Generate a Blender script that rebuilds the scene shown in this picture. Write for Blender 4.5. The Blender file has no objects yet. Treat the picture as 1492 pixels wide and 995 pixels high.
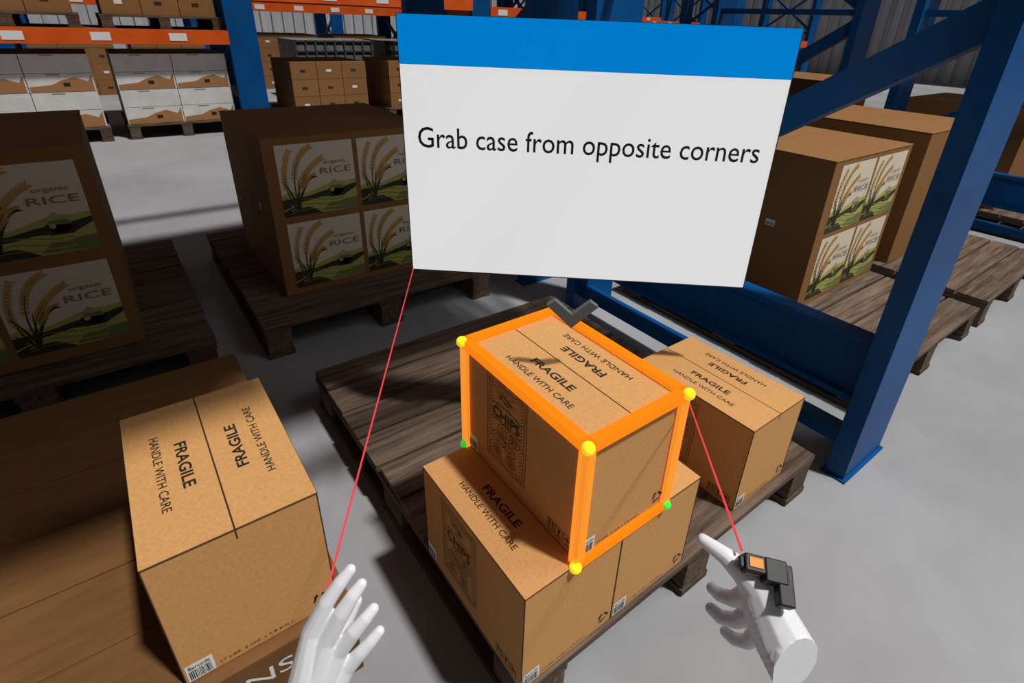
import bpy, bmesh, math, random
from mathutils import Vector, Matrix
random.seed(7)
S=bpy.context.scene
S.view_settings.view_transform='Standard'
S.view_settings.look='None'

# ------------------------------------------------------------------ materials
def lin(c):
    r=[]
    for v in c[:3]:
        v=v/255.0
        r.append(v/12.92 if v<=0.04045 else ((v+0.055)/1.055)**2.4)
    return (r[0],r[1],r[2],1)
def newmat(name):
    m=bpy.data.materials.new(name); m.use_nodes=True
    nt=m.node_tree; b=nt.nodes['Principled BSDF']
    return m,nt,b
def plain(name,c,rough=.6,metal=0,emit=None,es=1,alpha=1):
    m,nt,b=newmat(name)
    b.inputs['Base Color'].default_value=lin(c); b.inputs['Roughness'].default_value=rough
    b.inputs['Metallic'].default_value=metal; b.inputs['Alpha'].default_value=alpha
    if emit:
        b.inputs['Emission Color'].default_value=lin(emit); b.inputs['Emission Strength'].default_value=es
        b.inputs['Specular IOR Level'].default_value=0
    return m
def noisy(name,c1,c2,scale=(20,20,20),rough=.8,detail=6,bump=0,island=0.0,lo=.35,hi=.65):
    m,nt,b=newmat(name); N=nt.nodes; L=nt.links
    tc=N.new('ShaderNodeTexCoord'); mp=N.new('ShaderNodeMapping'); mp.inputs['Scale'].default_value=scale
    nz=N.new('ShaderNodeTexNoise'); nz.inputs['Scale'].default_value=1; nz.inputs['Detail'].default_value=detail
    nz.inputs['Roughness'].default_value=.65
    cr=N.new('ShaderNodeValToRGB'); cr.color_ramp.elements[0].position=lo; cr.color_ramp.elements[1].position=hi
    cr.color_ramp.elements[0].color=lin(c1); cr.color_ramp.elements[1].color=lin(c2)
    L.new(tc.outputs['Object'],mp.inputs['Vector']); L.new(mp.outputs[0],nz.inputs['Vector'])
    L.new(nz.outputs['Fac'],cr.inputs[0])
    out=cr.outputs[0]
    if island>0:
        g=N.new('ShaderNodeNewGeometry'); mr=N.new('ShaderNodeMapRange')
        mr.inputs['To Min'].default_value=1-island; mr.inputs['To Max'].default_value=1+island
        mx=N.new('ShaderNodeMix'); mx.data_type='RGBA'; mx.blend_type='MULTIPLY'; mx.inputs['Factor'].default_value=1
        L.new(g.outputs['Random Per Island'],mr.inputs['Value'])
        L.new(out,mx.inputs[6]); L.new(mr.outputs[0],mx.inputs[7]); out=mx.outputs[2]
    L.new(out,b.inputs['Base Color']); b.inputs['Roughness'].default_value=rough
    if bump:
        bp=N.new('ShaderNodeBump'); bp.inputs['Strength'].default_value=bump; bp.inputs['Distance'].default_value=.004
        L.new(nz.outputs['Fac'],bp.inputs['Height']); L.new(bp.outputs[0],b.inputs['Normal'])
    b.inputs['Specular IOR Level'].default_value=.2
    return m
M={}
M['card']=noisy('cardboard',(200,146,88),(212,160,102),(160,160,160),.85,6,.03)
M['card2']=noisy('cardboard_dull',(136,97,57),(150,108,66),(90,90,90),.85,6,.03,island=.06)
M['card_shade']=noisy('cardboard_shaded',(112,78,44),(126,88,52),(9,60,60),.85,8,.03,island=.07)  # dimness of the left stack painted in as a darker card
M['edge']=plain('cardboard_edge_dark',(60,38,20),.9)
M['ink']=plain('black_ink',(32,24,20),.8)
M['inkbrown']=plain('brown_ink',(66,44,28),.9)
M['label']=plain('label_white',(232,232,228),.6)
M['wood']=noisy('weathered_wood_x',(56,44,36),(130,110,94),(4,60,60),.9,8,.6,island=.22,lo=.3,hi=.72)
M['woody']=noisy('weathered_wood_y',(54,43,35),(116,98,82),(60,4,60),.9,8,.6,island=.22,lo=.3,hi=.72)
M['blue']=noisy('blue_rack_paint',(0,70,128),(0,82,146),(3,3,3),.45,4)
M['orange']=noisy('orange_rack_paint',(214,84,26),(232,98,34),(3,3,3),.45,4)
M['whitebox']=noisy('white_carton',(206,204,200),(224,222,218),(6,6,6),.7,4)
M['brownprint']=plain('brown_print',(164,116,70),.8)
M['cream']=plain('rice_label_cream',(222,210,188),.7)
M['gold']=plain('rice_label_gold',(196,150,76),.7)
M['field']=plain('rice_label_yellow_green',(180,176,92),.7)
M['dgreen']=plain('rice_label_dark_green',(48,50,30),.7)
M['mgreen']=plain('rice_label_green',(116,124,70),.7)
M['hat']=plain('rice_label_hat',(176,162,120),.7)
M['grey_ink']=plain('grey_ink',(134,120,102),.8)
M['glove']=plain('white_glove',(234,234,238),.45)
M['black']=plain('black_plastic',(14,14,16),.5)
M['scanorange']=plain('orange_plastic',(235,140,10),.5)
M['laser']=plain('red_laser',(120,30,40),.5,emit=(238,72,80),es=.85)
M['hl']=plain('highlight_orange',(120,60,5),.5,emit=(255,136,22),es=.9)
M['hl2']=plain('highlight_orange_clear',(120,60,5),.5,emit=(255,152,48),es=.95,alpha=.82)
M['yball']=plain('marker_yellow',(250,225,40),.5,emit=(250,225,40),es=.6)
M['gball']=plain('marker_green',(70,225,70),.5,emit=(70,225,60),es=.6)
M['pwhite']=plain('panel_white',(90,90,90),.6,emit=(236,236,236),es=.82)
M['pblue']=plain('panel_blue',(0,50,90),.5,emit=(0,128,210),es=.86)
M['ptext']=plain('panel_text',(24,26,32),.7)
M['chev']=plain('marker_dark_grey',(92,98,100),.6)
M['mesh']=noisy('grey_container',(96,96,94),(136,136,132),(8,8,8),.6,4)
M['foot']=plain('galvanised_grey',(90,94,98),.5,.3)

def floor_mat():
    m,nt,b=newmat('concrete'); N=nt.nodes; L=nt.links
    tc=N.new('ShaderNodeTexCoord')
    n1=N.new('ShaderNodeTexNoise'); n1.inputs['Scale'].default_value=1.1; n1.inputs['Detail'].default_value=4
    n2=N.new('ShaderNodeTexNoise'); n2.inputs['Scale'].default_value=9; n2.inputs['Detail'].default_value=8
    a=N.new('ShaderNodeMath'); a.operation='MULTIPLY_ADD'; a.inputs[1].default_value=.25
    cr=N.new('ShaderNodeValToRGB'); cr.color_ramp.elements[0].position=.4; cr.color_ramp.elements[1].position=.85
    cr.color_ramp.elements[0].color=lin((140,140,142)); cr.color_ramp.elements[1].color=lin((164,164,167))
    L.new(tc.outputs['Object'],n1.inputs['Vector']); L.new(tc.outputs['Object'],n2.inputs['Vector'])
    L.new(n2.outputs['Fac'],a.inputs[0]); L.new(n1.outputs['Fac'],a.inputs[2]); L.new(a.outputs[0],cr.inputs[0])
    L.new(cr.outputs[0],b.inputs['Base Color']); b.inputs['Roughness'].default_value=.7
    b.inputs['Specular IOR Level'].default_value=.25
    return m
M['floor']=floor_mat()
def wall_mat():
    m,nt,b=newmat('corrugated_metal'); N=nt.nodes; L=nt.links
    tc=N.new('ShaderNodeTexCoord'); w=N.new('ShaderNodeTexNoise'); mp=N.new('ShaderNodeMapping')
    mp.inputs['Scale'].default_value=(6,6,.2)
    L.new(tc.outputs['Object'],mp.inputs[0]); L.new(mp.outputs[0],w.inputs['Vector']); w.inputs['Scale'].default_value=1
    cr=N.new('ShaderNodeValToRGB'); cr.color_ramp.elements[0].color=lin((130,132,136)); cr.color_ramp.elements[1].color=lin((200,202,206))
    L.new(w.outputs['Fac'],cr.inputs[0]); L.new(cr.outputs[0],b.inputs['Base Color']); b.inputs['Roughness'].default_value=.5
    return m
M['wall']=wall_mat()

# ------------------------------------------------------------------ builders
class Mesh:
    def __init__(s): s.v=[];s.f=[];s.m=[];s.mats=[]
    def mi(s,k):
        if k not in s.mats: s.mats.append(k)
        return s.mats.index(k)
    def box(s,x0,y0,z0,x1,y1,z1,k,T=None):
        n=len(s.v); P=[(x0,y0,z0),(x1,y0,z0),(x1,y1,z0),(x0,y1,z0),(x0,y0,z1),(x1,y0,z1),(x1,y1,z1),(x0,y1,z1)]
        if T is not None: P=[tuple(T@Vector(p)) for p in P]
        s.v+=P
        for f in [(0,3,2,1),(4,5,6,7),(0,1,5,4),(1,2,6,5),(2,3,7,6),(3,0,4,7)]:
            s.f.append(tuple(n+i for i in f)); s.m.append(s.mi(k))
    def prism(s,pts,y0,y1,k):
        n=len(s.v); c=len(pts)
        s.v+=[(p[0],y0,p[1]) for p in pts]+[(p[0],y1,p[1]) for p in pts]
        s.f.append(tuple(range(n,n+c))); s.m.append(s.mi(k)); s.f.append(tuple(range(n+2*c-1,n+c-1,-1))); s.m.append(s.mi(k))
        for i in range(c):
            j=(i+1)%c; s.f.append((n+j,n+i,n+c+i,n+c+j)); s.m.append(s.mi(k))
    def beam(s,a,b,w,h,k,side=Vector((0,0,1))):
        a=Vector(a);b=Vector(b);d=(b-a);L=d.length;d.normalize()
        x=side.cross(d).normalized(); y=d.cross(x)
        T=Matrix((( x[0],y[0],d[0],a[0]),(x[1],y[1],d[1],a[1]),(x[2],y[2],d[2],a[2]),(0,0,0,1)))
        s.box(-w/2,-h/2,0,w/2,h/2,L,k,T)
    def poly(s,pts,k,lv=0):
        n=len(s.v); s.v+=[(p[0],p[1],lv*.0003) for p in pts]; s.f.append(tuple(range(n,n+len(pts)))); s.m.append(s.mi(k))
    def ribbon(s,pts,w,k,lv=1,closed=False):
        P=[Vector((p[0],p[1])) for p in pts]
        if closed: P=P+[P[0]]
        for i in range(len(P)-1):
            d=P[i+1]-P[i]
            if d.length<1e-7: continue
            d.normalize(); nn=Vector((-d.y,d.x))*w/2; e=d*w*.3
            a,b=P[i]-e,P[i+1]+e
            s.poly([a-nn,b-nn,b+nn,a+nn],k,lv)
    def data(s,name):
        me=bpy.data.meshes.new(name); me.from_pydata(s.v,[],s.f)
        for k in s.mats: me.materials.append(M[k])
        me.polygons.foreach_set('material_index',s.m); me.update()
        return me
    def obj(s,name,parent=None,bevel=0):
        return mk(name,s.data(name),parent,bevel)
def mk(name,data,parent=None,bevel=0):
    o=bpy.data.objects.new(name,data); S.collection.objects.link(o)
    if parent: o.parent=parent
    if bevel:
        b=o.modifiers.new('bevel','BEVEL'); b.width=bevel; b.segments=2; b.limit_method='ANGLE'
    return o
def empty(name,loc=(0,0,0)):
    e=mk(name,None); e.location=loc; e.empty_display_size=.1; return e
def place(o,origin,xd,yd,sx=1,sy=1):
    x=Vector(xd).normalized();y=Vector(yd).normalized();z=x.cross(y)
    o.matrix_local=Matrix(((x[0]*sx,y[0]*sy,z[0],origin[0]),(x[1]*sx,y[1]*sy,z[1],origin[1]),(x[2]*sx,y[2]*sy,z[2],origin[2]),(0,0,0,1)))
_tc={}
def text(body,name,parent,center,xd,yd,width,height,k,off=0.0):
    key=(body,k,off)
    if key not in _tc:
        cu=bpy.data.curves.new('text_'+body[:8],'FONT'); cu.body=body; cu.size=1; cu.offset=off; cu.resolution_u=3
        cu.materials.append(M[k]); cu.align_x='CENTER'; cu.align_y='CENTER'
        t=bpy.data.objects.new('tmp',cu); S.collection.objects.link(t); bpy.context.view_layer.update()
        bb=[Vector(c) for c in t.bound_box]
        x0=min(b.x for b in bb);x1=max(b.x for b in bb);y0=min(b.y for b in bb);y1=max(b.y for b in bb)
        bpy.data.objects.remove(t); _tc[key]=(cu,x0,x1,y0,y1)
    cu,x0,x1,y0,y1=_tc[key]
    o=mk(name,cu,parent); sx=width/(x1-x0); sy=height/(y1-y0)
    xv=Vector(xd).normalized(); yv=Vector(yd).normalized()
    c=Vector(center)-xv*sx*(x0+x1)/2-yv*sy*(y0+y1)/2
    place(o,c,xd,yd,sx,sy); return o

# ------------------------------------------------------------------ shared art
def circle(cx,cy,r,n=14,ry=None,a0=0,a1=2*math.pi):
    ry=ry or r
    return [(cx+r*math.cos(a0+(a1-a0)*i/n),cy+ry*math.sin(a0+(a1-a0)*i/n)) for i in range(n)]
def chips_art():
    a=Mesh(); rnd=random.Random(3); w=.0012
    W,H=.125,.195
    for ins in (0,.006):
        pts=[]
        n=26
        for i in range(n): pts.append((ins+rnd.uniform(-.0015,.0015),ins+(H-2*ins)*i/n))
        for i in range(14): pts.append((ins+(W-2*ins)*i/14,H-ins+rnd.uniform(-.0015,.0015)))
        for i in range(n): pts.append((W-ins+rnd.uniform(-.0015,.0015),H-ins-(H-2*ins)*i/n))
        for i in range(14): pts.append((W-ins-(W-2*ins)*i/14,ins+rnd.uniform(-.0015,.0015)))
        a.ribbon(pts,w,'inkbrown',1,True)
    for i in range(18):
        x=.008+i*.0062
        a.ribbon([(x,H-.008),(x+.002,H-.02)],w*.8,'inkbrown'); a.ribbon([(x,.008),(x+.002,.02)],w*.8,'inkbrown')
    for (cx,cy,r) in [(.04,.06,.022),(.075,.055,.02),(.06,.085,.024),(.09,.085,.016),(.035,.03,.014),(.08,.028,.016)]:
        for q in (1,.62,.3):
            c=circle(cx,cy,r*q,16,r*q*.72); c=[(x+rnd.uniform(-.001,.001),y+rnd.uniform(-.001,.001)) for x,y in c]
            a.ribbon(c,w,'inkbrown',1,q==1)
    for i in range(9):
        y=.155+i*.002; x=.02+rnd.random()*.03
        a.ribbon([(x+j*.008,y+.004*math.sin(j*1.3+i)) for j in range(6)],w*.7,'inkbrown')
    for sx in (.014,W-.014):
        for i in range(20):
            y=.02+i*.0078
            a.ribbon([(sx-.004,y),(sx+.004,y+.005)],w*.8,'inkbrown')
    a.ribbon([(.016+.093*i/12,.101+.004*math.sin(i/12*math.pi)) for i in range(13)],w*1.3,'inkbrown')
    a.ribbon([(.016+.093*i/12,.137+.006*math.sin(i/12*math.pi)) for i in range(13)],w*1.3,'inkbrown')
    return a.data('chips_art')
CHIPS=chips_art()
def icons_art():
    a=Mesh(); w=.0011
    for bx in (0,.022,.044):
        a.ribbon([(bx,0),(bx+.018,0),(bx+.018,.022),(bx,.022)],w,'ink',1,True)
    for x in (.005,.013):
        a.ribbon([(x,.004),(x,.016)],.0016,'ink'); a.poly([(x-.003,.014),(x+.003,.014),(x,.02)],'ink',1)
    a.poly([(.027,.018),(.035,.018),(.033,.01),(.029,.01)],'ink',1); a.ribbon([(.031,.01),(.031,.004)],.0014,'ink'); a.ribbon([(.028,.004),(.034,.004)],.0014,'ink')
    a.poly(circle(.053,.012,.006,12,.004,0,math.pi)+[(.047,.012)],'ink',1); a.ribbon([(.053,.012),(.053,.004),(.056,.004)],.0012,'ink')
    return a.data('handling_icons')
ICONS=icons_art()
def recycle_art():
    a=Mesh()
    for k in range(3):
        t=k*2*math.pi/3+math.pi/2
        R=.0105
        p0=Vector((R*math.cos(t-.35),R*math.sin(t-.35)));p1=Vector((R*math.cos(t-1.4),R*math.sin(t-1.4)))
        a.ribbon([tuple(p0),tuple(p1)],.0036,'ink')
        d=(p1-p0).normalized();n=Vector((-d.y,d.x))
        a.poly([p1-n*.0042,p1+d*.006,p1+n*.0042],'ink',2)
    return a.data('recycle_symbol')
RECYC=recycle_art()
def barcode_art():
    a=Mesh(); rnd=random.Random(5); a.poly([(0,0),(.036,0),(.036,.036),(0,.036)],'label',0)
    x=.003
    while x<.032:
        w=rnd.choice([.0006,.0009,.0014]); a.poly([(x,.003),(x+w,.003),(x+w,.022),(x,.022)],'ink',1); x+=w+rnd.choice([.0006,.0009,.0013])
    return a.data('barcode_label')
BARC=barcode_art()
def rice_label():
    a=Mesh(); W,H=1.0,.96
    a.poly([(0,0),(W,0),(W,H),(0,H)],'cream',0)
    hill=[(0,.30),(.12,.34),(.3,.30),(.5,.36),(.7,.42),(.85,.40),(1,.42)]
    a.poly([(0,0),(1,0)]+hill[::-1],'field',1)
    a.poly([(0,.10),(.25,.18),(.5,.22),(.8,.20),(1,.30),(1,.36),(.8,.32),(.55,.30),(.3,.25),(0,.24)],'dgreen',2)
    a.poly([(0,0),(.5,0),(.35,.10),(.15,.14),(0,.08)],'dgreen',2)
    a.poly([(.5,.02),(1,.0),(1,.16),(.85,.15),(.6,.12)],'mgreen',2)
    for i in range(5):
        y=.035*i
        a.ribbon([(.1+.1*j,.05+y+.03*math.sin(j*.8)) for j in range(8)],.010,'field' if i%2 else 'mgreen',3)
    a.poly(circle(.72,.30,.10,16,.085),'mgreen',4); a.poly([(.60,.36),(.70,.45),(.80,.36)],'hat',5)
    a.poly([(.62,.2),(.82,.2),(.86,.3),(.6,.32)],'dgreen',4); a.poly(circle(.66,.30,.03,10),'hat',5)
    def stalk(p0,p1,p2,s=1):
        pts=[]
        for i in range(19):
            t=i/18; x=(1-t)**2*p0[0]+2*t*(1-t)*p1[0]+t*t*p2[0]; y=(1-t)**2*p0[1]+2*t*(1-t)*p1[1]+t*t*p2[1]; pts.append((x,y))
        a.ribbon(pts[:12],.014,'dgreen',6); a.ribbon(pts[11:],.010,'gold',6)
        for i in range(6,19):
            p=Vector(pts[i]); q=Vector(pts[i-1]); d=(p-q).normalized()
            for sg in (-1,1):
                dd=(d+Vector((-d.y,d.x))*sg*.75).normalized(); c=p+dd*.032*s; n=Vector((-dd.y,dd.x))
                a.poly([c-dd*.032*s,c-dd*.008+n*.013*s,c+dd*.014+n*.011*s,c+dd*.034*s,c+dd*.014-n*.011*s,c-dd*.008-n*.013*s],'gold',7)
    stalk((.2,.12),(.12,.75),(.42,.90))
    stalk((.18,.12),(.22,.55),(.56,.74))
    stalk((.16,.12),(-.02,.5),(.16,.86),.9)
    stalk((.2,.12),(.3,.5),(.44,.52),.8)
    for (p0,p1,p2) in [((.2,.08),(.12,.4),(.02,.5)),((.2,.08),(.26,.35),(.36,.42)),((.18,.08),(.1,.25),(.0,.28)),((.2,.08),(.22,.3),(.24,.5))]:
        L=[];R=[]
        for i in range(9):
            t=i/8; x=(1-t)**2*p0[0]+2*t*(1-t)*p1[0]+t*t*p2[0]; y=(1-t)**2*p0[1]+2*t*(1-t)*p1[1]+t*t*p2[1]; w=.02*(1-t)*(t+.4)+.001
            L.append((max(0.003,x-w),y));R.append((max(.004,x+w),y))
        for i in range(8): a.poly([L[i],R[i],R[i+1],L[i+1]],'dgreen',8)
    return a.data('rice_label')
RICE=rice_label()

# ------------------------------------------------------------------ objects
def case(x,y,z,dx=.224,dy=.352,dz=.2554,art=True,name='cardboard_case'):
    e=empty(name,(x,y,z))
    m=Mesh(); g=.0012
    m.box(0,0,0,dx,dy,dz-.002,'card')
    m.obj('body',e,.0015)
    m=Mesh()
    m.box(.0,0,dz-.002,dx/2-g,dy,dz,'card'); m.box(dx/2+g,0,dz-.002,dx,dy,dz,'card')
    m.obj('top_flaps',e)
    m=Mesh(); t=.0009
    m.box(dx/2-g,0,dz-.004,dx/2+g,dy,dz-.0012,'edge')
    m.box(dx/2-.001,-.0004,dz-.02,dx/2+.001,0.001,dz-.001,'edge')
    for (a,b,c,d) in [(-t,-t,dx+t,t),(-t,dy-t,dx+t,dy+t),(-t,-t,t,dy+t),(dx-t,-t,dx+t,dy+t)]:
        m.box(a,b,dz-.0028,c,d,dz-.0014,'edge')
    for (a,b) in [(0,0),(dx,0),(0,dy),(dx,dy)]: m.box(a-.0007,b-.0007,.0,a+.0007,b+.0007,dz-.002,'edge')
    m.obj('creases',e)
    zt=dz+.0005
    for (fx,xd,yd) in [(0,(0,-1,0),(1,0,0)),(1,(0,1,0),(-1,0,0))]:
        xa=.335*dx if fx==0 else .665*dx; xb=.185*dx if fx==0 else .815*dx
        text('FRAGILE','fragile_print',e,(xa,dy*.5,zt),xd,yd,.115,.0175,'ink',.022)
        text('HANDLE WITH CARE','handle_print',e,(xb,dy*.5,zt),xd,yd,.185,.0125,'ink',.004)
    if art:
        o=mk('chips_print',CHIPS,e); place(o,(-.0006,dy*.78,.04),(0,-1,0),(0,0,1))
        text('CHIPS','chips_word',e,(-.0015,dy*.78-.0625,.04+.121),(0,-1,0),(0,0,1),.085,.024,'inkbrown',.01)
        o=mk('handling_icons',ICONS,e); place(o,(-.0006,.078,.012),(0,-1,0),(0,0,1),1,1.1)
        o=mk('barcode_back',BARC,e); place(o,(-.0008,dy-.004,.006),(0,-1,0),(0,0,1))
    o=mk('barcode',BARC,e); place(o,(.004,-.0008,.004),(1,0,0),(0,0,1))
    text('Barcode','barcode_word',e,(.022,-.0016,.033),(1,0,0),(0,0,1),.028,.007,'ink')
    text('17 LBS. 2 OZ. ( 7.8 KG )','weight_print',e,(.1,-.0008,.012),(1,0,0),(0,0,1),.105,.006,'ink')
    o=mk('recycle_print',RECYC,e); place(o,(dx-.024,-.0008,.03),(1,0,0),(0,0,1))
    return e

def pallet(x,y,w=1.03,d=1.2,h=.144,name='wooden_pallet',z=0):
    m=Mesh(); n=9; gp=.010; bw=(d-(n-1)*gp)/n; rnd=random.Random(int(x*100)+int(y*10))
    for i in range(n):
        y0=i*(bw+gp); j=rnd.uniform(-.004,.004)
        m.box(j,y0,h-.022,w+j,y0+bw,h+rnd.uniform(-.003,0),'wood')
    for sx in (0,w/2-.05,w-.1):
        m.box(sx,.002,h-.044,sx+.1,d-.002,h-.022,'woody')
        for sy in (0,d/2-.06,d-.12):
            m.box(sx+.004,sy+.003,.022,sx+.096,sy+.117,h-.044,'woody')
        m.box(sx,0,0,sx+.1,d,.022,'woody')
    o=m.obj(name,None,.002); o.location=(x,y,z); return o

def rice(x,y,z,dx=.7,dy=.75,dz=.656,labels=True,name='rice_carton',lw=.30,lh=.285):
    e=empty(name,(x,y,z)); m=Mesh()
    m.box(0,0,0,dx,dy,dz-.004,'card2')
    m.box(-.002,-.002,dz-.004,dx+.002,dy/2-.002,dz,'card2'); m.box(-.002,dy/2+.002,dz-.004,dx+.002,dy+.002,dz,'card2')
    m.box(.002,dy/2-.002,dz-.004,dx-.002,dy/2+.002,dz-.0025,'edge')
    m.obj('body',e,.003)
    if labels:
        gz=(dz-2*lh)/3
        for i in range(2):
            for j in range(2):
                x0=dx-(2-i)*lw-(1.0 if i else 2.0)*0.02 - .015; z0=gz+j*(lh+gz)
                o=mk('rice_label',RICE,e); place(o,(x0,-.001,z0),(1,0,0),(0,0,1),lw,lh/.96)
                text('RICE','rice_word',e,(x0+lw*.74,-.0045,z0+lh*.60),(1,0,0),(0,0,1),lw*.42,lh*.085,'grey_ink',0)
                text('organic','organic_word',e,(x0+lw*.74,-.0045,z0+lh*.71),(1,0,0),(0,0,1),lw*.3,lh*.06,'grey_ink',0)
    text('5800 LBS  65%','side_print',e,(-.001,dy*.5,dz*.55),(0,-1,0),(0,0,1),.12,.012,'ink')
    o=mk('side_barcode',BARC,e); place(o,(-.001,dy*.3,dz*.5),(0,-1,0),(0,0,1),1.2,.8)
    return e

# floor + walls
m=Mesh(); m.box(-14,-6,-.1,20,22,0,'floor'); m.obj('floor')
m=Mesh()
x=-14
while x<20:
    m.box(x,21.8,0,x+.18,21.9,6,'wall'); m.box(x+.18,21.86,0,x+.36,21.95,6,'wall'); x+=.36
m.obj('wall_back')
m=Mesh(); y=2
while y<21.6:
    m.box(19.8,y,0,19.9,y+.18,6,'wall'); m.box(19.86,y+.18,0,19.95,y+.36,6,'wall'); y+=.36
m.obj('wall_right')

# pallets
for (px_,py_) in [(.36,.42),(-.93,.44),(.29,2.0),(-.9,2.02),(1.9,.46),(3.05,.46),(4.75,.46),(1.9,2.0),(3.05,2.0),(4.75,2.0)]:
    pallet(px_,py_)
# cases
BX,BY,BZ=.461,.431,.144+.2554
c0=case(BX,BY,BZ+.0005)
case(.35,.427,.144); case(.35+.2255,.427,.144)
case(1.018,.442,.144)
case(-.105,.652,.3255)

# highlight frame + markers (attached to the selected case)
def highlight(e,dx,dy,dz):
    t=.0095; Z=dz+.002
    def bar(m,a,b,k,q=0):
        a=Vector(a);b=Vector(b); tt=t-q
        lo=Vector([min(a[i],b[i])-tt for i in range(3)]); hi=Vector([max(a[i],b[i])+tt for i in range(3)])
        m.box(*lo,*hi,k)
    m=Mesh()
    bar(m,(0,0,Z),(0,dy,Z),'hl');bar(m,(0,dy,Z),(dx,dy,Z),'hl');bar(m,(dx,dy,Z),(dx,0,Z),'hl');bar(m,(dx,0,Z),(0,0,Z),'hl')
    bar(m,(0,0,-.004),(dx,0,-.004),'hl')
    m.obj('highlight_frame',e)
    m=Mesh()
    for (a,b) in [(0,0),(dx,0),(0,dy),(dx,dy)]:
        m.box(a-t,b-t,.006 if b==0 else -.0,a+t,b+t,Z-t,'hl2')
    m.obj('highlight_posts',e)
    for i,(p,k) in enumerate([((0,0,Z),'yball'),((dx,0,Z),'yball'),((0,dy,Z),'yball'),((0,0,0),'yball'),((dx,dy,Z),'gball'),((dx,0,0),'gball'),((0,dy,0),'gball')]):
        bm=bmesh.new(); bmesh.ops.create_icosphere(bm,subdivisions=3,radius=.011 if k=='yball' else .009)
        me=bpy.data.meshes.new('marker'); bm.to_mesh(me); bm.free(); me.materials.append(M[k])
        for q in me.polygons: q.use_smooth=True
        o=mk('corner_marker_%d'%(i+1),me,e)
        off=Vector((-.008 if p[0]==0 else .003,-.008 if p[1]==0 else .003,.006 if p[2]>0 else 0))
        if p[0]==dx and p[1]==0: off=Vector((.0,-.010,.006 if p[2]>0 else 0))
        if p[0]==0 and p[1]==dy: off=Vector((-.010,0,.005))
        if k=='gball' and p[2]>0: off=Vector((-.004,-.004,.013))
        o.location=Vector(p)+off
highlight(c0,.224,.352,.2554)

psi=.6633
# arrow marker (V)
m=Mesh()
m.prism([(-.044,.033),(-.030,.043),(0,.016),(.030,.043),(.044,.033),(0,-.010)],-.006,.006,'chev')
o=m.obj('arrow_marker'); o.location=(.567,.602,.757); o.rotation_euler=(0,0,-psi)

# left stack of big cartons, its shade put into a darker card colour
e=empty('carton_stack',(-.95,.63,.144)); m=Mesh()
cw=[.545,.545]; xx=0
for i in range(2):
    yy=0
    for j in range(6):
        m.box(xx,yy,0,xx+cw[i]-.0008,yy+.155,.181-.001*(j%2),'card_shade'); yy+=.157
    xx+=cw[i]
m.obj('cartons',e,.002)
text('ONIONS','onions_print',e,(.865,-.001,.135),(1,0,0),(0,0,1),.24,.032,'label')

# rice cartons
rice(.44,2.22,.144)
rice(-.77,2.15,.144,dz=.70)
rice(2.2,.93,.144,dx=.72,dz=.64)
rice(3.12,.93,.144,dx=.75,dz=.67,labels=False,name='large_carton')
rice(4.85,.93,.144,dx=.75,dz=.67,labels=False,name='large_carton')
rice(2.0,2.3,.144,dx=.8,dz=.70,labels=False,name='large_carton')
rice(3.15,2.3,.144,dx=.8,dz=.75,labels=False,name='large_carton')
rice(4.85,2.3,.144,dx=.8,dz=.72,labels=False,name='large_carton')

# rack frames ------------------------------------------------
def upright(m,x,y,w,d,top,z0=0):
    m.box(x,y,z0,x+w,y+d,top,'blue')
    m.box(x-.01,y-.01,0,x+w+.01,y+d+.01,.006,'blue')
def side_frame(x,y0,y1,top):
    m=Mesh()
    upright(m,x,y0,.25,.055,top); upright(m,x,y1,.25,.055,top)
    xc=x+.07
    m.box(xc-.03,y0+.05,.24,xc+.03,y1,.26,'blue'); m.box(xc-.03,y0+.05,.43,xc+.03,y1,.45,'blue'); m.box(xc-.01,y0+.05,.26,xc+.01,y1,.43,'blue')
    m.box(xc-.03,y0+.05,.085,xc+.03,y1,.13,'blue')
    m.beam((xc,y1-.02,.52),(xc,y0+.03,1.29),.085,.06,'blue',Vector((1,0,0)))
    z=1.38
    while z+.7<top:
        m.beam((xc,y0+.03,z),(xc,y1-.02,z+.7),.05,.05,'blue',Vector((1,0,0)))
        m.box(xc-.02,y0+.05,z-.04,xc+.02,y1,z,'blue')
        z+=.78
    m.obj('rack_upright_frame')
for xx in (1.53,4.45,-1.4):
    side_frame(xx,.37,1.62,3.2); side_frame(xx,2.0,3.2,3.2)
ZL=2.3
def shelf(xa,xb,ya,yb,parts):
    m=Mesh()
    for yy in (ya,yb-.05):
        m.box(xa,yy,ZL-.12,xb,yy+.05,ZL,'orange')
    for (x0,x1,y0,y1) in parts:
        n=int((y1-y0)/.1); h=(y1-y0)/n
        for k in range(n): m.box(x0,y0+k*h,ZL+.001*(k%2),x1,y0+k*h+h+.002,ZL+.03,'wood')
    m.obj('rack_shelf')
shelf(-1.15,1.53,.37,1.66,[(-1.15,.5,.20,1.75),(.5,1.6,.58,1.75)])
shelf(-1.15,1.53,2.02,3.2,[(-1.15,1.6,1.75,2.75)])
shelf(1.78,4.45,2.02,3.2,[(1.6,4.6,1.30,3.2)])
shelf(4.70,7.4,.37,1.66,[(4.7,7.4,.4,1.7)])
shelf(-4.1,-1.4,.37,1.66,[(-4.1,-1.15,.20,1.75)])
shelf(-4.1,-1.4,2.02,3.2,[(-4.1,-1.15,1.75,2.75)])

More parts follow.
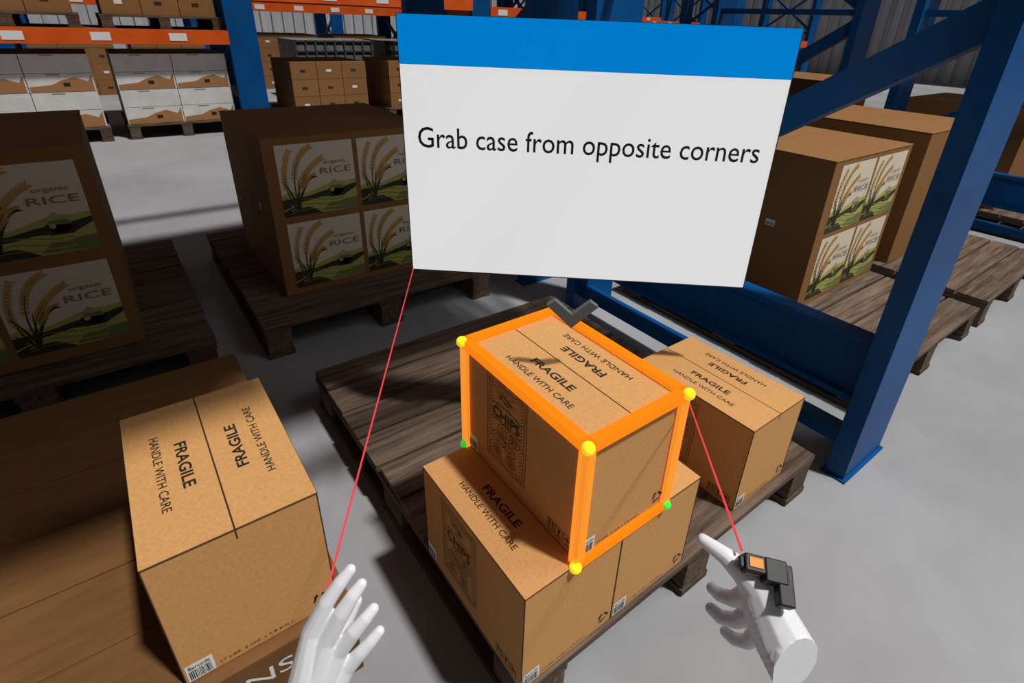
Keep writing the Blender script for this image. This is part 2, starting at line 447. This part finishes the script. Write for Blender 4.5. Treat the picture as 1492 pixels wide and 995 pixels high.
def far_rack(y,xs,levels,depth=1.1,top=3.4):
    m=Mesh()
    for x in xs:
        for yy in (y,y+depth):
            m.box(x,yy,0,x+.28,yy+.08,top,'blue')
        m.box(x+.1,y+.08,.3,x+.14,y+depth,.42,'blue')
        z=.5
        while z<top-.8:
            m.beam((x+.12,y+.08,z),(x+.12,y+depth,z+.75),.04,.05,'blue',Vector((1,0,0))); m.beam((x+.12,y+depth,z),(x+.12,y+.08,z+.75),.04,.05,'blue',Vector((1,0,0))); z+=.75
    for i in range(len(xs)-1):
        for z in levels[i%len(levels)]:
            for yy in (y,y+depth-.0):
                m.box(xs[i]+.28,yy-.01,z-.13,xs[i+1],yy+.06,z,'orange')
            m.box(xs[i]+.28,y+.06,z-.03,xs[i+1],y+depth,z,'woody')
            x=xs[i]+.4
            while x<xs[i+1]-.2:
                m.box(x,y-.014,z-.1,x+.15,y-.01,z-.03,'label'); x+=.62
    return m.obj('pallet_rack')
far_rack(6.8,[-7.3,-4.4,-1.55+.0,1.24,4.2,7.1,10,12.9],[(1.03,2.5),(1.03,2.5),(1.03,2.5),(1.45,2.6),(1.38,2.6)],1.2)
far_rack(10.6,[-7,-4,-1,2,5,8,11,14],[(1.35,2.5)],1.2)
far_rack(14.6,[-7,-4,-1,2,5,8,11,14,17],[(1.5,2.8)],1.2)

def white_stack(x,y,z=0,rows=4,name='white_carton_stack',cols=2,w=1.0,d=.9):
    e=empty(name,(x,y,z)); m=Mesh(); cw=w/cols; rh=.166
    for j in range(rows):
        for i in range(cols):
            x0=i*cw; z0=j*rh
            m.box(x0+.003,0,z0+.002,x0+cw-.003,d,z0+rh-.002,'whitebox')
            if j%2==0:
                m.prism([(x0+.01,z0+.006),(x0+cw*.97,z0+.006),(x0+cw*.97,z0+rh*.9),(x0+cw*.9,z0+rh*.55),(x0+cw*.7,z0+rh*.78),(x0+cw*.5,z0+rh*.62),(x0+cw*.35,z0+rh*.4),(x0+.01,z0+rh*.30)],-.002,-.0005,'brownprint')
                m.box(x0+cw*.52,-.003,z0+rh*.3,x0+cw*.62,-.002,z0+rh*.5,'ink')
            m.box(x0+cw*.3,-.002,z0+rh*.9,x0+cw*.5,-.0005,z0+rh*.94,'grey_ink')
    m.obj('cartons',e)
    return e
for x in [.19,-.98,-2.9,-4.0]:
    pallet(x-.01,6.9,1.03,1.0,.144); white_stack(x,6.92,.144)
def brown_stack(x,y,z,nx,ny,nz,cw,cd,ch,name='carton_stack'):
    m=Mesh()
    for i in range(nx):
        for j in range(ny):
            for k in range(nz):
                m.box(i*cw,j*cd,k*ch,i*cw+cw-.006,j*cd+cd-.006,k*ch+ch-.004,'card2')
                if j==0: m.box(i*cw+cw*.35,-.002,k*ch+ch*.4,i*cw+cw*.55,-.0005,k*ch+ch*.55,'label' if (i+k)%3==0 else 'edge')
    o=m.obj(name,None,.004); o.location=(x,y,z); return o
for x in (.2,-.98,-3.0,-4.1):
    pallet(x,6.9,1.03,1.0,.12,z=1.031); brown_stack(x+.03,6.93,1.151,3,2,3,.32,.42,.22)
for x in (1.8,3.0,4.7,5.9,7.6,8.8,10.4,11.6):
    pallet(x,6.93,1.03,1.0,.144); brown_stack(x+.05,6.97,.144,3,2,3,.3,.42,.19)
for (x,y) in [(-.6,10.75),(.6,10.75),(2.4,10.75),(3.7,10.75),(5.4,10.75),(6.6,10.75),(8.5,10.75),(9.7,10.75),(11.5,10.75),(12.6,10.75)]:
    brown_stack(x,y,0,3,2,4,.33,.45,.22)
for (x,y) in [(2.5,9.0),(3.9,9.0)]:
    m=Mesh(); m.box(0,0,0,1.2,.9,.86,'mesh')
    for i in range(9): m.box(i*.145,-.02,.0,i*.145+.02,0,.86,'foot')
    for k in range(7): m.box(0,-.02,k*.14,1.2,-.005,k*.14+.02,'foot')
    o=m.obj('grey_container'); o.location=(x,y,0)

# instruction panel
e=empty('instruction_panel')
cx,cyv=math.sin(psi)*1.25+math.cos(psi)*.119, math.cos(psi)*1.25-math.sin(psi)*.119
e.location=(cx,cyv,.937); PR=-psi-.045; e.rotation_euler=(0,0,PR)
m=Mesh(); w,h=.42,.294
m.box(-w,-.0,-h,w,.006,h,'pwhite'); m.obj('board',e)
m=Mesh(); m.box(-w,-.002,h-.098,w,-.0005,h,'pblue'); m.obj('header',e)
m=Mesh(); t=.0012
m.box(-w-t,-.003,h,w+t,.007,h+t,'ink'); m.box(-w-t,-.003,-h-t,w+t,.007,-h,'ink'); m.box(-w-t,-.003,-h,-w,.007,h,'ink'); m.box(w,-.003,-h,w+t,.007,h,'ink')
m.obj('border',e)
text('Grab case from opposite corners','message',e,(0,-.003,.034),(1,0,0),(0,0,1),.775,.062,'ptext',.004)

# ------------------------------------------------------------------ camera
f,p,r,H=787.3,.4592,.0379,1.226
U,V=770.7,420.1
fw=Vector((0,math.cos(p),-math.sin(p))); rt=Vector((1,0,0)); up=rt.cross(fw)
c,s=math.cos(r),math.sin(r)
rt2=c*rt+s*up; up2=-s*rt+c*up
Rz=Matrix.Rotation(-psi,3,'Z')
fw,rt2,up2=Rz@fw,Rz@rt2,Rz@up2
cam=bpy.data.cameras.new('camera'); co=bpy.data.objects.new('camera',cam); S.collection.objects.link(co)
co.matrix_world=Matrix(((rt2[0],up2[0],-fw[0],0),(rt2[1],up2[1],-fw[1],0),(rt2[2],up2[2],-fw[2],H),(0,0,0,1)))
cam.sensor_width=36; cam.lens=f/1492*36; cam.shift_x=-(U-746)/1492; cam.shift_y=-(497.5-V)/1492
cam.clip_start=.02; cam.clip_end=100
S.camera=co

# ------------------------------------------------------------------ hands
UNIT=.5/787.3
def hand_frame(px,py):
    # world matrix of a hand: x right, y up, z towards the wearer, half a metre in front of the eyes
    o=Vector((0,0,H))+(fw+rt2*((px-U)/f)-up2*((py-V)/f))*.5
    return Matrix(((rt2[0],up2[0],-fw[0],o[0]),(rt2[1],up2[1],-fw[1],o[1]),(rt2[2],up2[2],-fw[2],o[2]),(0,0,0,1)))
def make_hand(name,org,chains,cut=None):
    bm=bmesh.new()
    for ch in chains:
        for i in range(len(ch)-1):
            a=Vector(ch[i][:3]);b=Vector(ch[i+1][:3]);ra,rb=ch[i][3],ch[i+1][3]
            n=max(2,int((b-a).length/(min(ra,rb)*.22)))
            for k in range(n+1):
                t=k/n; c_=a.lerp(b,t); rr=ra+(rb-ra)*t
                P=Vector(((c_.x-org[0]),-(c_.y-org[1]),c_.z))*UNIT
                bmesh.ops.create_icosphere(bm,subdivisions=2,radius=rr*UNIT,matrix=Matrix.Translation(P))
    me=bpy.data.meshes.new('tmp'); bm.to_mesh(me); bm.free()
    t=bpy.data.objects.new('tmp',me); S.collection.objects.link(t)
    rm=t.modifiers.new('r','REMESH'); rm.mode='VOXEL'; rm.voxel_size=1.4*UNIT
    sm=t.modifiers.new('s','SMOOTH'); sm.factor=.5; sm.iterations=6
    bpy.context.view_layer.update()
    dg=bpy.context.evaluated_depsgraph_get(); me2=bpy.data.meshes.new_from_object(t.evaluated_get(dg))
    bpy.data.objects.remove(t)
    if cut:
        bm=bmesh.new(); bm.from_mesh(me2)
        pc=Vector((cut[0]-org[0],-(cut[1]-org[1]),cut[2]))*UNIT; nn=Vector((cut[3],-cut[4],cut[5])).normalized()
        g=bm.verts[:]+bm.edges[:]+bm.faces[:]
        res=bmesh.ops.bisect_plane(bm,geom=g,plane_co=pc,plane_no=nn,clear_outer=True)
        ed=[x for x in res['geom_cut'] if isinstance(x,bmesh.types.BMEdge)]
        bmesh.ops.holes_fill(bm,edges=ed,sides=0)
        bm.to_mesh(me2); bm.free()
    me2.materials.clear(); me2.materials.append(M['glove'])
    for q in me2.polygons: q.use_smooth=len(q.vertices)<6
    e=empty(name); e.matrix_world=hand_frame(*org)
    mk('glove',me2,e); return e
WL=(438,1050,0,36)
LH=make_hand('left_gloved_hand',(470,930),[
 [(410,1130,20,32),WL],
 [WL,(446,985,6,23),(459,915,10,16),(482,868,16,12),(500,842,13,10.5),(513,826,8,8.5)],
 [WL,(460,990,2,22),(478,928,8,15.5),(503,884,16,12),(518,861,14,10.5),(529,847,8,8.5)],
 [WL,(470,1000,-4,21),(494,948,0,14),(519,915,8,11.5),(534,898,6,10),(544,887,0,8.5)],
 [WL,(478,1020,-8,18),(503,978,-8,13),(525,953,-4,10.5),(539,938,-6,9.5),(550,926,-10,8.2)],
 [WL,(456,1005,-20,20),(470,965,-38,14),(490,930,-48,11.5),(503,905,-52,9)]])
WR=(1134,926,16,40)
RH=make_hand('right_gloved_hand',(1110,870),[
 [WR,(1160,985,80,42)],
 [WR,(1112,876,2,34),(1096,846,0,23)],
 [WR,(1104,856,5,26),(1084,834,0,19),(1062,816,-10,13.5),(1045,806,-20,11),(1033,799,-28,9)],
 [WR,(1104,872,2,26),(1094,868,-2,19),(1076,884,-20,12),(1061,886,-35,10.5),(1051,879,-40,9)],
 [WR,(1110,890,0,24),(1100,896,-5,17),(1080,917,-22,12),(1063,922,-38,10.5),(1051,913,-45,9)],
 [WR,(1120,912,-4,22),(1112,922,-8,16),(1097,948,-20,11),(1083,954,-35,9.5),(1072,947,-42,8.5)],
 [WR,(1118,884,-28,18),(1098,850,-40,12),(1074,832,-48,10),(1054,824,-52,8.5)]],
 cut=(1145,936,36,.32,.24,.9))
# ring scanner on the right hand
def hv(px,py,z,org=(1110,870)): return Vector((px-org[0],-(py-org[1]),z))*UNIT
T=Matrix.Translation(hv(1100,812,24))@Matrix.Rotation(math.radians(-14),4,'Z')@Matrix.Rotation(math.radians(-38),4,'X')
m=Mesh(); u=UNIT
m.box(-26*u,-12*u,-14*u,4*u,12*u,5*u,'black',T)
m.box(2*u,-20*u,-13*u,34*u,12*u,7*u,'black',T)
m.box(20*u,-46*u,-12*u,42*u,8*u,6*u,'black',T)
m.box(-32*u,-8*u,-10*u,-24*u,8*u,0,'black',T)
m.obj('ring_scanner_body',RH,.0014)
m=Mesh(); m.box(-21*u,-6*u,5*u,-1*u,7*u,7*u,'scanorange',T); m.box(-22*u,-13*u,-8*u,-2*u,-11.9*u,-4*u,'scanorange',T); m.obj('ring_scanner_cap',RH,.0008)

def laser(a,b):
    a=Vector(a);b=Vector(b); bm=bmesh.new(); L=(b-a).length
    bmesh.ops.create_cone(bm,cap_ends=True,segments=12,radius1=.0012,radius2=.0012,depth=L)
    me=bpy.data.meshes.new('laser'); bm.to_mesh(me); bm.free(); me.materials.append(M['laser'])
    o=mk('red_laser_ray',me); o.matrix_world=Matrix.Translation((a+b)/2)@(b-a).to_track_quat('Z','Y').to_matrix().to_4x4()
la=hand_frame(471,897)@Vector((0,0,.012))
laser(la,(cx-math.cos(PR)*.419+.003*math.sin(PR),cyv-math.sin(PR)*.419-.003*math.cos(PR),.644))
lb=hand_frame(1077,797)@Vector((0,0,.006))
laser(lb,(BX+.224+.006,BY-.012,BZ+.24))

# ------------------------------------------------------------------ light
sd=bpy.data.lights.new('warehouse_sun','SUN'); sd.energy=2.9; sd.angle=.06; sd.color=(1,.98,.95)
so=bpy.data.objects.new('warehouse_sun',sd); S.collection.objects.link(so)
dirv=Vector((-.2,.42,-1)).normalized()
so.rotation_euler=dirv.to_track_quat('-Z','Y').to_euler()
so.location=(3,-3,8)
ad=bpy.data.lights.new('right_fill_light','AREA'); ad.energy=32; ad.size=1.2  # added fill light, unseen, brightens the right side
ao=bpy.data.objects.new('right_fill_light',ad); S.collection.objects.link(ao)
ao.location=(2.4,-.6,3.6); ao.rotation_euler=(Vector((1.4,.3,0))-Vector((2.4,-.6,3.6))).to_track_quat('-Z','Y').to_euler()
w=bpy.data.worlds.new('world'); S.world=w; w.use_nodes=True
w.node_tree.nodes['Background'].inputs[0].default_value=(1,.98,.96,1); w.node_tree.nodes['Background'].inputs[1].default_value=.075
